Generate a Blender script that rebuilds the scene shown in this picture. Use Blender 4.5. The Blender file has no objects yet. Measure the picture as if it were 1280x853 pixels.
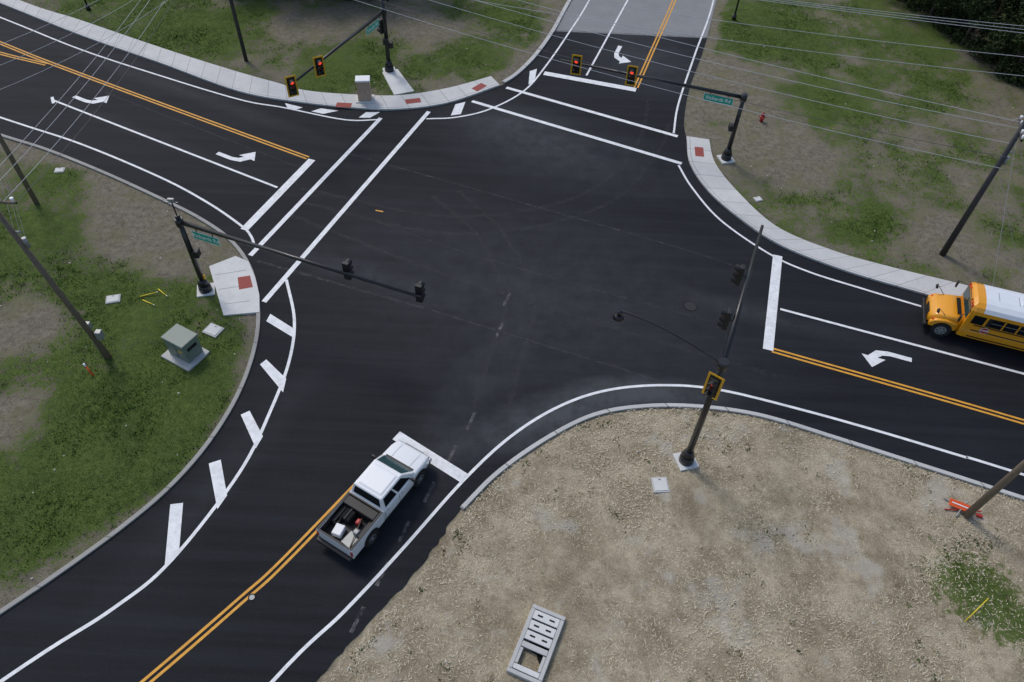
import bpy, math, random
import numpy as np
from mathutils import Vector, Matrix, noise
from mathutils.geometry import tessellate_polygon
random.seed(7); rng=np.random.default_rng(11)
S=bpy.context.scene; COL=bpy.context.collection
# ------------------------------------------------------------------ materials
def newmat(name):
    m=bpy.data.materials.new(name); m.use_nodes=True
    return m,m.node_tree,m.node_tree.nodes["Principled BSDF"]
def N(nt,t,**k):
    n=nt.nodes.new(t)
    for a,b in k.items(): setattr(n,a,b)
    return n
def objcoord(nt):
    return N(nt,"ShaderNodeTexCoord").outputs["Object"]
def noisen(nt,vec,scale,detail=4,rough=.6,dim='3D'):
    n=N(nt,"ShaderNodeTexNoise"); n.inputs["Scale"].default_value=scale; n.inputs["Detail"].default_value=detail
    n.inputs["Roughness"].default_value=rough; nt.links.new(vec,n.inputs["Vector"]); return n.outputs["Fac"]
def ramp(nt,fac,stops):
    r=N(nt,"ShaderNodeValToRGB"); e=r.color_ramp.elements
    while len(e)<len(stops): e.new(.5)
    for i,(p,c) in enumerate(stops):
        e[i].position=p; e[i].color=(c,c,c,1) if not isinstance(c,tuple) else (*c,1)
    nt.links.new(fac,r.inputs[0]); return r.outputs[0]
def mix(nt,fac,a,b,mode='MIX'):
    n=N(nt,"ShaderNodeMix",data_type='RGBA',blend_type=mode)
    for i,v in ((0,fac),(6,a),(7,b)):
        if isinstance(v,(int,float)): n.inputs[i].default_value=v
        elif isinstance(v,tuple): n.inputs[i].default_value=(*v,1)
        else: nt.links.new(v,n.inputs[i])
    return n.outputs[2]
def mth(nt,op,a,b=0.0,clamp=False):
    n=N(nt,"ShaderNodeMath",operation=op,use_clamp=clamp)
    for i,v in enumerate((a,b)):
        if isinstance(v,(int,float)): n.inputs[i].default_value=v
        else: nt.links.new(v,n.inputs[i])
    return n.outputs[0]
def bump(nt,b,h,strength,dist=.02):
    n=N(nt,"ShaderNodeBump"); n.inputs["Strength"].default_value=strength; n.inputs["Distance"].default_value=dist
    nt.links.new(h,n.inputs["Height"]); nt.links.new(n.outputs[0],b.inputs["Normal"])
def simple(name,col,rough=.5,metal=0,var=.15,vscale=6,coat=0,emit=None):
    m,nt,b=newmat(name)
    o=objcoord(nt); nz=noisen(nt,o,vscale,3)
    c=mix(nt,nz,tuple(x*(1-var) for x in col),tuple(min(1,x*(1+var)) for x in col))
    nt.links.new(c,b.inputs["Base Color"]); b.inputs["Roughness"].default_value=rough; b.inputs["Metallic"].default_value=metal
    b.inputs["Coat Weight"].default_value=coat
    if emit: b.inputs["Emission Color"].default_value=(*emit[0],1); b.inputs["Emission Strength"].default_value=emit[1]
    return m
def ellipse(nt,vec,cx,cy,rx,ry,rot,st):
    mp=N(nt,"ShaderNodeMapping",vector_type='TEXTURE'); mp.inputs["Location"].default_value=(cx,cy,0)
    mp.inputs["Rotation"].default_value=(0,0,math.radians(rot)); mp.inputs["Scale"].default_value=(rx,ry,1000)
    nt.links.new(vec,mp.inputs["Vector"])
    g=N(nt,"ShaderNodeTexGradient",gradient_type='SPHERICAL'); nt.links.new(mp.outputs[0],g.inputs[0])
    return mth(nt,'MULTIPLY',g.outputs["Fac"],st)
def asphalt():
    m,nt,b=newmat("asphalt_new"); o=objcoord(nt)
    base=mix(nt,ramp(nt,noisen(nt,o,.16,4,.6),[(.35,0.),(.68,1.)]),(.0056,.0068,.0096),(.0100,.0118,.0155))
    mp=N(nt,"ShaderNodeMapping"); mp.inputs["Rotation"].default_value=(0,0,math.radians(21)); mp.inputs["Scale"].default_value=(.05,1.5,1)
    nt.links.new(o,mp.inputs["Vector"]); st=ramp(nt,noisen(nt,mp.outputs[0],1,4,.65),[(.42,0.),(.66,1.)])
    base=mix(nt,mth(nt,'MULTIPLY',st,.5),base,(.0185,.021,.0265))
    mp=N(nt,"ShaderNodeMapping"); mp.inputs["Rotation"].default_value=(0,0,math.radians(-62)); mp.inputs["Scale"].default_value=(.07,1.6,1)
    nt.links.new(o,mp.inputs["Vector"]); st=ramp(nt,noisen(nt,mp.outputs[0],1,3,.65),[(.48,0.),(.72,1.)])
    base=mix(nt,mth(nt,'MULTIPLY',st,.3),base,(.020,.023,.028))
    tot=None
    for e in [(2.7,43.7,11,5,-20,.75),(-1.,47.,6,3.5,-25,.6),(2.2,21.4,6.5,1.8,26,1.6),(7.5,23.2,5,1.2,0,1.3),(-9.5,31,8,1.1,-20,.5),
              (1,30,17,10,-20,.6),(9.5,57,5,7,15,.7),(-25,49,16,1.0,-25,.5),(-3,20,2.4,10,-25,.5),(14,29,9,1.0,-18,.45),(-13,17,1.4,9,-25,.3),(-26,43.5,14,.8,-25,.3)]:
        v=ellipse(nt,o,*e); tot=v if tot is None else mth(nt,'ADD',tot,v)
    nz=ramp(nt,noisen(nt,o,.8,5,.72),[(.25,.2),(.75,1.)])
    d=mth(nt,'MULTIPLY',tot,nz,True)
    base=mix(nt,d,base,(.066,.071,.077))
    ag=noisen(nt,o,34,2,.7)
    base=mix(nt,ramp(nt,ag,[(.55,0.),(.78,.45)]),base,(.052,.056,.062))
    nt.links.new(base,b.inputs["Base Color"]); b.inputs["Roughness"].default_value=.8
    b.inputs["Specular IOR Level"].default_value=.22
    bump(nt,b,ag,.5,.01); return m
def oldpave():
    m,nt,b=newmat("pavement_old"); o=objcoord(nt)
    c=mix(nt,noisen(nt,o,.5,5,.7),(.17,.175,.18),(.28,.285,.29))
    c=mix(nt,ramp(nt,noisen(nt,o,30,3),[(.5,0.),(.8,.5)]),c,(.36,.36,.35))
    nt.links.new(c,b.inputs["Base Color"]); b.inputs["Roughness"].default_value=.9; return m
def paint(name,col,wear=.35,fade=False):
    m,nt,b=newmat(name); o=objcoord(nt)
    w=noisen(nt,o,2.2,5,.75)
    c=mix(nt,ramp(nt,w,[(.4,0.),(.85,1.)]),col,tuple(x*.6 for x in col))
    ag=noisen(nt,o,45,3,.7)
    c=mix(nt,ramp(nt,ag,[(.62,0.),(.74,wear)]),c,(.05,.05,.055))
    nt.links.new(c,b.inputs["Base Color"]); b.inputs["Roughness"].default_value=.65
    if fade:
        a=ramp(nt,noisen(nt,o,3.,5,.8),[(.40,0.),(.70,fade)]); nt.links.new(a,b.inputs["Alpha"])
    return m
def concrete(name,col=(.62,.62,.605),joint=1.5,kerb=0):
    m,nt,b=newmat(name); o=objcoord(nt)
    c=mix(nt,noisen(nt,o,.8,5,.7),tuple(x*.80 for x in col),tuple(x*1.14 for x in col))
    c=mix(nt,ramp(nt,noisen(nt,o,4,4,.7),[(.5,0.),(.8,.5)]),c,tuple(x*.68 for x in col))
    if joint:
        uv=N(nt,"ShaderNodeUVMap"); sx=N(nt,"ShaderNodeSeparateXYZ"); nt.links.new(uv.outputs[0],sx.inputs[0])
        fr=mth(nt,'FRACT',mth(nt,'DIVIDE',sx.outputs[0],joint)); j=mth(nt,'LESS_THAN',fr,.028)
        if kerb:
            k=mth(nt,'LESS_THAN',mth(nt,'ABSOLUTE',mth(nt,'SUBTRACT',sx.outputs[1],kerb)),.02); j=mth(nt,'MAXIMUM',j,k)
        pv=N(nt,"ShaderNodeTexWhiteNoise",noise_dimensions='1D'); nt.links.new(mth(nt,'FLOOR',mth(nt,'DIVIDE',sx.outputs[0],joint)),pv.inputs["W"])
        c=mix(nt,mth(nt,'MULTIPLY',pv.outputs["Value"],.2),c,tuple(x*.5 for x in col))
        c=mix(nt,mth(nt,'MULTIPLY',j,.7),c,(.16,.15,.135))
    nt.links.new(c,b.inputs["Base Color"]); b.inputs["Roughness"].default_value=.85
    return m
def groundmat():
    m,nt,b=newmat("ground_soil_grass"); o=objcoord(nt)
    at=N(nt,"ShaderNodeAttribute",attribute_name="mask"); sp=N(nt,"ShaderNodeSeparateColor"); nt.links.new(at.outputs["Color"],sp.inputs[0])
    g,tan,edge=sp.outputs[0],sp.outputs[1],sp.outputs[2]
    n1=noisen(nt,o,.5,4,.7); n2=noisen(nt,o,2.6,5,.75); n3=noisen(nt,o,13,4,.75); n4=noisen(nt,o,42,2,.7)
    soil=mix(nt,ramp(nt,n2,[(.38,0.),(.62,1.)]),(.125,.107,.078),(.28,.25,.195))
    soil=mix(nt,ramp(nt,n3,[(.42,0.),(.68,.75)]),soil,(.37,.335,.265))
    soil=mix(nt,ramp(nt,n4,[(.5,0.),(.68,.6)]),soil,(.07,.064,.05))
    soil=mix(nt,ramp(nt,n1,[(.48,0.),(.60,.55)]),soil,(.145,.145,.070))
    tanc=mix(nt,ramp(nt,n1,[(.38,0.),(.62,1.)]),(.34,.275,.175),(.54,.46,.325))
    tanc=mix(nt,ramp(nt,n2,[(.50,0.),(.66,.6)]),tanc,(.24,.195,.125))
    tanc=mix(nt,ramp(nt,n3,[(.46,0.),(.64,.65)]),tanc,(.66,.585,.44))
    tanc=mix(nt,ramp(nt,n4,[(.50,0.),(.62,.72)]),tanc,(.115,.096,.064))
    pale=ramp(nt,noisen(nt,o,.36,3,.6),[(.57,0.),(.66,.8)])
    tanc=mix(nt,pale,tanc,(.52,.48,.405))
    grass=mix(nt,ramp(nt,n2,[(.3,0.),(.7,1.)]),(.034,.066,.011),(.105,.160,.032))
    grass=mix(nt,ramp(nt,n3,[(.45,0.),(.72,.8)]),grass,(.15,.20,.05))
    soil=mix(nt,tan,soil,tanc)
    gm=mth(nt,'ADD',g,mth(nt,'MULTIPLY',mth(nt,'SUBTRACT',n2,.5),1.7)); gm=mth(nt,'ADD',gm,mth(nt,'MULTIPLY',mth(nt,'SUBTRACT',n3,.5),1.1))
    gm=ramp(nt,gm,[(.40,0.),(.62,.93)])
    c=mix(nt,gm,soil,grass)
    c=mix(nt,1.0,c,ramp(nt,n1,[(.3,.76),(.68,1.)]),'MULTIPLY')
    nt.links.new(c,b.inputs["Base Color"]); b.inputs["Roughness"].default_value=1; b.inputs["Specular IOR Level"].default_value=.1
    bump(nt,b,n3,.9,.07); return m
def leafmat(name,a,bc,sc=1.5):
    m,nt,b=newmat(name); o=objcoord(nt)
    c=mix(nt,ramp(nt,noisen(nt,o,sc,2,.8),[(.3,0.),(.7,1.)]),a,bc); nt.links.new(c,b.inputs["Base Color"]); b.inputs["Roughness"].default_value=.75
    b.inputs["Specular IOR Level"].default_value=.2; return m
M={}
M['asph']=asphalt(); M['old']=oldpave()
M['white']=paint("paint_white",(.84,.85,.86)); M['yellow']=paint("paint_yellow",(.78,.37,.035)); 
M['faded']=paint("paint_faded",(.20,.20,.205),fade=.8); M['seam']=paint("asphalt_joint",(.065,.069,.074),fade=.7); M['tyre']=paint("tyre_track",(.055,.059,.064),fade=.4)
M['walk']=concrete("concrete_walk",joint=1.5,kerb=.2); M['kerb']=concrete("concrete_kerb",(.55,.55,.53),joint=3.0); M['kerbd']=concrete("concrete_kerb_weathered",(.36,.355,.33),joint=3.0); M['conc']=concrete("concrete_plain",(.5,.5,.48),joint=0)
M['concl']=concrete("concrete_light",(.66,.66,.64),joint=0)
M['ground']=groundmat()
M['red_pad']=simple("tactile_red",(.30,.065,.05),.8,var=.35,vscale=20)
M['black']=simple("black_powdercoat",(.012,.012,.013),.38,.0,coat=.2)
M['blackp']=simple("black_plastic",(.012,.012,.013),.55); M['sigy']=simple("signal_yellow",(.85,.45,.02),.45)
M['rubber']=simple("rubber",(.016,.016,.016),.85,var=.4,vscale=15)
M['glass']=simple("dark_glass",(.008,.011,.013),.06); M['glassb']=simple("windshield_glass",(.03,.07,.075),.08)
M['carwhite']=simple("white_car_paint",(.82,.83,.84),.22,coat=.6,var=.02); M['chrome']=simple("metal_bright",(.55,.55,.56),.25,.9)
M['alloy']=simple("alloy",(.35,.35,.36),.35,.8); M['buspaint']=simple("school_bus_yellow",(.80,.34,.012),.3,coat=.4,var=.04)
M['roofwhite']=simple("roof_white",(.74,.78,.82),.35,var=.08,vscale=2); M['grey']=simple("galvanised_grey",(.30,.31,.31),.5,.4)
M['wood']=simple("pole_wood",(.17,.135,.10),.9,var=.45,vscale=9); M['steel']=simple("weathered_steel",(.045,.045,.05),.6,.3,var=.3)
M['wire']=simple("wire",(.52,.54,.56),.5); M['wired']=simple("wire_dark",(.10,.10,.105),.5)
M['cab']=simple("cabinet_green_grey",(.17,.21,.18),.5,var=.12); M['cabtan']=simple("cabinet_tan",(.44,.32,.23),.6)
M['green']=simple("sign_green",(.0,.40,.26),.4,var=.03); M['signw']=simple("sign_white",(.85,.85,.85),.5,var=.02)
M['orange']=simple("orange",(.75,.10,.02),.5); M['ylw']=simple("marker_yellow",(.8,.6,.03),.5); M['redp']=simple("red_paint",(.45,.03,.025),.4)
M['lred']=simple("lens_red",(.30,.02,.02),.3,emit=((1,.08,.03),.9)); M['lamb']=simple("lens_amber",(.10,.05,.01),.3); M['lgrn']=simple("lens_green",(.01,.05,.04),.3)
M['dark']=simple("void_dark",(.006,.006,.006),.95)
M['iron']=simple("cast_iron",(.03,.03,.033),.6,.4,var=.3,vscale=20)
# ------------------------------------------------------------------ mesh helpers
def obj(name,me,mat=None,parent=None):
    o=bpy.data.objects.new(name,me); COL.objects.link(o)
    if mat is not None: me.materials.append(mat)
    if parent: o.parent=parent
    return o
def mesh(name,v,f,mat=None,parent=None,smooth=False):
    me=bpy.data.meshes.new(name); me.from_pydata([tuple(p) for p in v],[],f); me.update()
    if smooth: 
        for p in me.polygons: p.use_smooth=True
    return obj(name,me,mat,parent)
def empty(name,loc=(0,0,0),rot=0):
    o=bpy.data.objects.new(name,None); COL.objects.link(o); o.location=loc; o.rotation_euler=(0,0,rot); o.empty_display_size=.3; return o
def bev(o,w,seg=2):
    b=o.modifiers.new("b",'BEVEL'); b.width=w; b.segments=seg; b.limit_method='ANGLE'; return o
def box(name,c,s,mat,parent=None,rz=0,b=0,tilt=None):
    x,y,z=[k/2 for k in s]
    v=[Vector((i*x,j*y,k*z)) for i in(-1,1) for j in(-1,1) for k in(-1,1)]
    R=Matrix.Rotation(rz,3,'Z')
    if tilt: R=R@Matrix.Rotation(tilt[1],3,tilt[0])
    v=[R@p+Vector(c) for p in v]
    f=[(0,1,3,2),(4,6,7,5),(0,4,5,1),(2,3,7,6),(0,2,6,4),(1,5,7,3)]
    o=mesh(name,v,f,mat,parent)
    if b: bev(o,b)
    return o
def cyl(name,p0,p1,r0,r1,mat,parent=None,n=16):
    p0=Vector(p0);p1=Vector(p1); d=(p1-p0).normalized(); a=d.orthogonal().normalized(); bb=d.cross(a)
    v=[];f=[]
    for p,r in((p0,r0),(p1,r1)):
        for i in range(n):
            t=2*math.pi*i/n; v.append(p+(a*math.cos(t)+bb*math.sin(t))*r)
    f=[(i,(i+1)%n,n+(i+1)%n,n+i) for i in range(n)]
    me=bpy.data.meshes.new(name); me.from_pydata([tuple(p) for p in v],[],f+[tuple(range(n))[::-1],tuple(range(n,2*n))]); me.update()
    for p in me.polygons:
        if len(p.vertices)==4: p.use_smooth=True
    return obj(name,me,mat,parent)
import bmesh
def loft(name,secs,mat,parent=None,smooth=False,cap=True):
    n=len(secs[0]); v=[p for s in secs for p in s]; f=[]
    for k in range(len(secs)-1):
        for i in range(n): f.append((k*n+i,k*n+(i+1)%n,(k+1)*n+(i+1)%n,(k+1)*n+i))
    if cap: f.append(tuple(range(n))[::-1]); f.append(tuple((len(secs)-1)*n+i for i in range(n)))
    o=mesh(name,v,f,mat,parent,smooth)
    bm=bmesh.new(); bm.from_mesh(o.data); bmesh.ops.recalc_face_normals(bm,faces=bm.faces); bm.to_mesh(o.data); bm.free()
    return o
def tube(name,pts,r,mat,parent=None):
    c=bpy.data.curves.new(name,'CURVE'); c.dimensions='3D'; s=c.splines.new('POLY'); s.points.add(len(pts)-1)
    for i,p in enumerate(pts): s.points[i].co=(*p,1)
    c.bevel_depth=r; c.bevel_resolution=2; c.materials.append(mat)
    o=bpy.data.objects.new(name,c); COL.objects.link(o)
    if parent: o.parent=parent
    return o
def cat(P,n=8):
    P=[Vector((p[0],p[1],0)) for p in P]; out=[]
    if len(P)<3: return [(p.x,p.y) for p in P]
    Q=[P[0]*2-P[1]]+P+[P[-1]*2-P[-2]]
    for i in range(1,len(Q)-2):
        a,b,c,d=Q[i-1:i+3]
        for k in range(n):
            t=k/n; p=.5*((2*b)+(c-a)*t+(2*a-5*b+4*c-d)*t*t+(3*b-a-3*c+d)*t**3); out.append((p.x,p.y))
    out.append((P[-1].x,P[-1].y)); return out
def offs(P,d):
    out=[]
    for i,p in enumerate(P):
        a=Vector(P[max(i-1,0)]);b=Vector(P[min(i+1,len(P)-1)]); t=(b-a).normalized(); nrm=Vector((-t.y,t.x)); out.append((p[0]+nrm.x*d,p[1]+nrm.y*d))
    return out
def resample(P,n):
    P=np.array(P); d=np.r_[0,np.cumsum(np.hypot(*np.diff(P,axis=0).T))]; t=np.linspace(0,d[-1],n)
    return list(zip(np.interp(t,d,P[:,0]),np.interp(t,d,P[:,1]))),t
def ribbon(name,P,w,z,mat,parent=None,off=0,smooth=True):
    if smooth: P=cat(P)
    A=offs(P,off+w/2);B=offs(P,off-w/2); n=len(P)
    v=[(*a,z) for a in A]+[(*b,z) for b in B]
    return mesh(name,v,[(n+i,n+i+1,i+1,i) for i in range(n-1)],mat,parent)
def flat(name,P,z,mat,parent=None):
    v=[(*p,z) for p in P]; o=mesh(name,v,[tuple(range(len(P)))] ,mat,parent)
    if o.data.polygons[0].normal.z<0: o.data.flip_normals()
    return o
def slab(name,inner,outer,h,mat,parent=None,n=140):
    A,t=resample(inner,n);B,_=resample(outer,n)
    v=[(*a,0) for a in A]+[(*a,h) for a in A]+[(*b,h) for b in B]+[(*b,0) for b in B]
    f=[];uv=[]
    for i in range(n-1):
        w=math.hypot(A[i][0]-B[i][0],A[i][1]-B[i][1])
        f.append((i,i+1,n+i+1,n+i)); uv+=[(t[i],-.1),(t[i+1],-.1),(t[i+1],0),(t[i],0)]
        f.append((n+i,n+i+1,2*n+i+1,2*n+i)); uv+=[(t[i],0),(t[i+1],0),(t[i+1],w),(t[i],w)]
        f.append((2*n+i,2*n+i+1,3*n+i+1,3*n+i)); uv+=[(t[i],w),(t[i+1],w),(t[i+1],w+.1),(t[i],w+.1)]
    f+=[(0,n,2*n,3*n),(n-1,2*n-1,3*n-1,4*n-1)]; uv+=[(.5,.5)]*8
    o=mesh(name,v,f,mat,parent); l=o.data.uv_layers.new(name="UVMap")
    l.data.foreach_set("uv",[c for p in uv for c in p]); return o
# ------------------------------------------------------------------ survey (metres)
kNW=[(-80,80),(-60,69.3),(-44.35,60.97),(-35.66,56.29),(-27.99,52.63),(-20.89,49.14),(-15.94,48.07),(-11.8,47.7),(-8.92,47.85),(-5.55,49.01),(-1.86,51.8),(.2,54.98),(2.08,60.12),(3.86,66.95),(9,86),(16,112)]
wNW=[(-79,81.9),(-59,71.2),(-43.41,61.82),(-36.5,58.6),(-28.5,54.78),(-22.2,52.0),(-18.64,50.61),(-16.2,49.7),(-12.69,49.45),(-9.17,49.66),(-5.74,50.99),(-2.6,53.0)]
gNE=[(28.5,112),(21.4,85),(17,68.38),(14.65,59.35),(12.69,52.92),(11.74,48.42),(11.62,46.3)]
kNE=[(11.65,46.17),(11.5,43.02),(12.35,40.01),(14,37.29),(16.06,34.95),(19.25,33.05),(22.63,31.67),(25.5,30.58),(28.67,29.36),(45,22.9),(80,8)]
wNE=[(13.2,45.9),(13.22,43.16),(14.21,40.16),(16.16,36.68),(19.18,34.67),(22.23,33.47),(26.1,32.25),(29.47,31.1),(45.6,24.6),(80.7,9.8)]
eSE=[(-26,-20),(-12,1),(-6.78,8.6),(-5.44,10.55),(-3.54,13.13),(-2.51,15.01),(-1.95,16.2),(-.44,18.13),(1.76,20.12),(4.12,21.67),(6.55,22.35),(9.37,22.53),(12.52,22.17),(16.2,20.96),(19.7,19.71),(24.02,18.15),(45,10.5),(78,-2)]
eSW=[(-80,61),(-55,50),(-42,45.2),(-35.34,42.53),(-31.44,41.09),(-26.88,38.99),(-22.45,36.69),(-19.41,34.98),(-16.92,33.1),(-15.12,30.81),(-13.93,28.01),(-13.31,25.14),(-13.28,21.99),(-13.86,19.02),(-14.89,16.49),(-16.37,14.27),(-18.39,11.86),(-19.67,10.49),(-28,1.5),(-48,-20)]
eSEr=cat(eSE[:7]); rr_=random.Random(3)   # unkerbed shoulder has a ragged asphalt edge
eSEr=resample(eSEr,160)[0]; eSEr=[(p[0]+rr_.uniform(-.07,.07),p[1]+rr_.uniform(-.04,.04)) for p in eSEr]+cat(eSE[6:])[1:]
outline=cat(kNW)+cat(gNE)+cat(kNE)+eSEr[::-1]+cat(eSW)[::-1]
def polyfill(name,P,z,mat):
    V=[Vector((p[0],p[1],0)) for p in P]; tri=tessellate_polygon([V]); o=mesh(name,[(v.x,v.y,z) for v in V],[tuple(t) for t in tri],mat)
    if o.data.polygons[0].normal.z<0: o.data.flip_normals()
    return o
polyfill("asphalt_road",outline,.012,M['asph'])
a=[p for p in cat(kNW) if p[1]>60.5 and p[0]>0]; b=[p for p in cat(gNE) if p[1]>61]
polyfill("old_pavement",[(2.25,60.9)]+a[1:]+b+[(14.95,61.0)],.016,M['old'])
slab("sidewalk",cat(kNW[:11]),cat(wNW),.13,M['walk'],n=260)
slab("sidewalk",cat(kNE),cat(wNE),.13,M['walk'],n=260)
k=[p for p in cat(kNW) if p[0]>-1.9 and p[1]>51.8]; slab("kerb",k,offs(k,.3),.13,M['kerb'])
k=cat(eSW); slab("kerb",k,offs(k,-.2),.10,M['kerbd'],n=240)
k=cat(eSE[6:]); slab("kerb",k,offs(k,-.2),.10,M['kerb'],n=200)
# ------------------------------------------------------------------ markings
RM=empty("road_markings"); Z=.022
ZW=dict(edge_line=.022,centre_line=.0225,crosswalk_line=.026,stop_bar=.030,lane_line=.034,lane_tick=.038)
def line(P,w=.14,m='white',off=0,nm="edge_line"): return ribbon(nm,P,w,ZW[nm],M[m],RM,off)
line([(-79,77.5),(-58,66.2),(-43.21,58.64),(-34.78,54.18),(-27.4,50.91),(-20.62,48.18),(-17.24,47.42),(-12.69,46.27),(-10.17,46.49)])
line([(-6.9,46.88),(-4.81,47.27),(-2.46,48.54),(-.02,51.29),(1.64,55.24),(3.56,60.97),(5.43,67.13),(10.5,86),(17.5,112)])
line([(27,112),(20.2,85),(16.71,68.35),(13.68,57.93),(11.57,50.56),(10.79,46.6)])
line([(10.71,42.77),(11.34,40.35),(12.72,37.19),(15.2,34.24),(17.29,32.78),(20.26,31.51),(23.14,30.35),(28,28.5),(44,22),(79,7)])
line([(-80,62.5),(-55,52),(-36.3,44.49),(-29.64,41.88),(-23.15,38.7),(-19.35,36.38),(-16.69,34.36),(-15.9,33.5),(-15.48,32.7)],.15)
line([(-12.94,29.97),(-11.8,26.96),(-11.41,24.17),(-11.56,21.11),(-12.11,17.47),(-13.76,13.14),(-15.42,10.95),(-18.48,8.05),(-27,-1),(-44,-20)],.16)
line([(-28,-20),(-13.5,.5),(-8.42,8.52),(-6.22,11.31),(-4.32,13.99),(-1.88,17.63),(.22,20.17),(2.54,22.06),(4.99,23.21),(7.88,23.7),(10.73,23.57),(14.6,22.59),(18.3,21.46),(21.81,20.28),(24.52,19.37),(45,12),(78,0)],.15)
for P,w,nm in [([(-10.14,46.7),(-15.48,31.8)],.3,"crosswalk_line"),([(-6.83,47.83),(-13.75,28.15)],.3,"crosswalk_line"),([(-13.92,41.37),(-16.45,34.01)],.5,"stop_bar"),
    ([(-1.37,51.62),(11.03,46.22)],.3,"crosswalk_line"),([(-3.82,49.49),(10.95,42.97)],.3,"crosswalk_line"),([(1.47,54.0),(8.51,52.19)],.55,"stop_bar"),
    ([(-5.3,19.85),(-1.89,17.71)],.55,"stop_bar"),([(15.74,34.06),(13.72,26.45)],.55,"stop_bar"),
    ([(4.77,53.95),(8.9,67.5),(15,88),(22,112)],.15,"lane_line"),([(-33.63,46.89),(-15.46,38.22)],.16,"lane_line"),([(14.99,29.55),(27.12,25.64),(44,20),(79,6)],.16,"lane_line"),([(-33.9,47.3),(-33.45,46.5)],.2,"lane_tick")]:
    ribbon(nm,P,w,ZW[nm],M['white'],RM,0,False)
def dbl(P,g=.125,dz=0):
    for s in(-1,1): line(P,.12,'yellow',g*s,"centre_line").location.z=dz
dbl([(8.53,52.54),(13.12,67.96),(18.5,87),(25.3,112)])
dbl([(-79,74.5),(-58,63.2),(-41.22,54.56),(-36.34,52.06),(-26.09,47.15),(-14.23,41.53)])
dbl([(-79,70.0),(-58,60.6),(-45,54.9),(-40.45,53.0),(-36.28,51.7)],dz=.004)
dbl([(13.94,26.46),(25.81,22.48),(44,16),(79,3)])
dbl([(-5.9,18.3),(-9.11,13.31),(-10.47,11.53),(-13.1,8.3),(-20.5,-.5),(-36,-20)])
for P in [[(-13.18,27.28),(-11.7,26.32),(-11.6,25.7),(-13.26,26.74)],[(-12.59,24.1),(-11.28,22.92),(-11.24,22.06),(-12.83,23.76)],[(-12.58,20.86),(-11.56,19.43),(-11.72,18.75),(-12.94,20.6)],
          [(-13.16,18.05),(-12.34,16.23),(-12.57,15.54),(-13.64,17.81)],[(-14.68,15.66),(-14.15,15.77),(-13.58,13.5),(-13.97,12.88)],
          [(-17.3,48.0),(-15.9,47.55),(-16.3,47.25),(-17.0,47.45)],[(-14.6,47.55),(-13.3,47.35),(-14.3,46.85),(-15.2,47.1)],[(-11.3,47.35),(-10.3,47.45),(-10.9,46.65),(-11.7,46.6)],
          [(-5.0,48.95),(-4.3,49.35),(-4.5,47.7),(-5.2,47.45)],[(.35,54.2),(.9,54.6),(.75,52.6),(.3,52.2)]]:
    flat("hatch_bar",P,.027,M['white'],RM)
def arrow(x,y,dx,dy,s=1.0):
    d=Vector((dx,dy)).normalized(); l=Vector((-d.y,d.x))
    pts=[(-1.2,-.58),(.1,-.58),(.75,-.42),(1.15,.12),(1.5,.12),(.9,.95),(.2,.12),(.62,.12),(.38,-.14),(-.02,-.26),(-1.2,-.26)]
    P=[(x+s*(d.x*a+l.x*b),y+s*(d.y*a+l.y*b)) for a,b in pts]
    o=polyfill("turn_arrow",P,.0225,M['white']); o.parent=RM
arrow(-31.2,47.4,.902,-.43,.98); arrow(-19.05,41.45,.902,-.43,1.0); arrow(20.15,26.2,-.953,.307,.95); arrow(7.75,57.6,-.29,-.957,1.05)
PD=empty("pavement_joints")
PJ=[([(-4.94,28.3),(7.9,23.9)],.12,'seam'),([(-12,42.4),(8.9,34.7),(14,32.4)],.12,'seam'),([(-15,31.4),(-4.94,28.3)],.2,'seam'),
      ([(-9,35.5),(-2,32.6),(12,28)],.08,'seam'),([(-34,50),(-14,40.2)],.07,'seam'),
      ([(-5.56,38.2),(-2.23,34.2),(-.46,28.9),(-1.2,24.8),(-1.78,21.2)],.28,'tyre'),([(-4.0,38.9),(-.7,34.6),(1.1,29.1),(.5,24.8),(-.1,21.4)],.28,'tyre'),
      ([(-14,38.3),(-4,36.2),(4,39),(8,45),(9.4,51)],.28,'tyre'),([(-13.4,36.8),(-3.4,34.6),(5.4,38),(9.6,44.6),(10.6,48)],.28,'tyre'),
      ([(-14,35.6),(-4,31),(3,28.4),(14,24.6)],.3,'tyre'),([(2.3,61),(15,61.1)],.3,'seam')]
for i,(P,w,m) in enumerate(PJ): ribbon("joint",P,w,.0140+i*.0002,M[m],PD)
for i,(x,y) in enumerate([(-1.8,20.9),(-2.56,18.97),(-3.4,16.9),(-4.28,14.9),(-4.92,12.96),(-5.62,11.02),(-.7,27),(-.4,29.3)]):
    d=Vector((.30,.95)); ribbon("faded_dash",[(x-d.x*.55,y-d.y*.55),(x+d.x*.55,y+d.y*.55)],.16,.0195,M['faded'],PD,0,False)
flat("stray_paint",[(-8.9,36.5),(-8.4,36.4),(-8.42,36.3),(-8.9,36.4)],.02,M['yellow'],PD)
for x,y,r,m in [(9.92,29.45,.34,'iron'),(-10.03,11.71,.11,'conc')]:
    o=cyl("manhole_cover",(x,y,.012),(x,y,.026),r,r,M[m],None,24); cyl("ring",(x,y,.012),(x,y,.0245),r+.05,r+.05,M['dark'],o,24)
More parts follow.
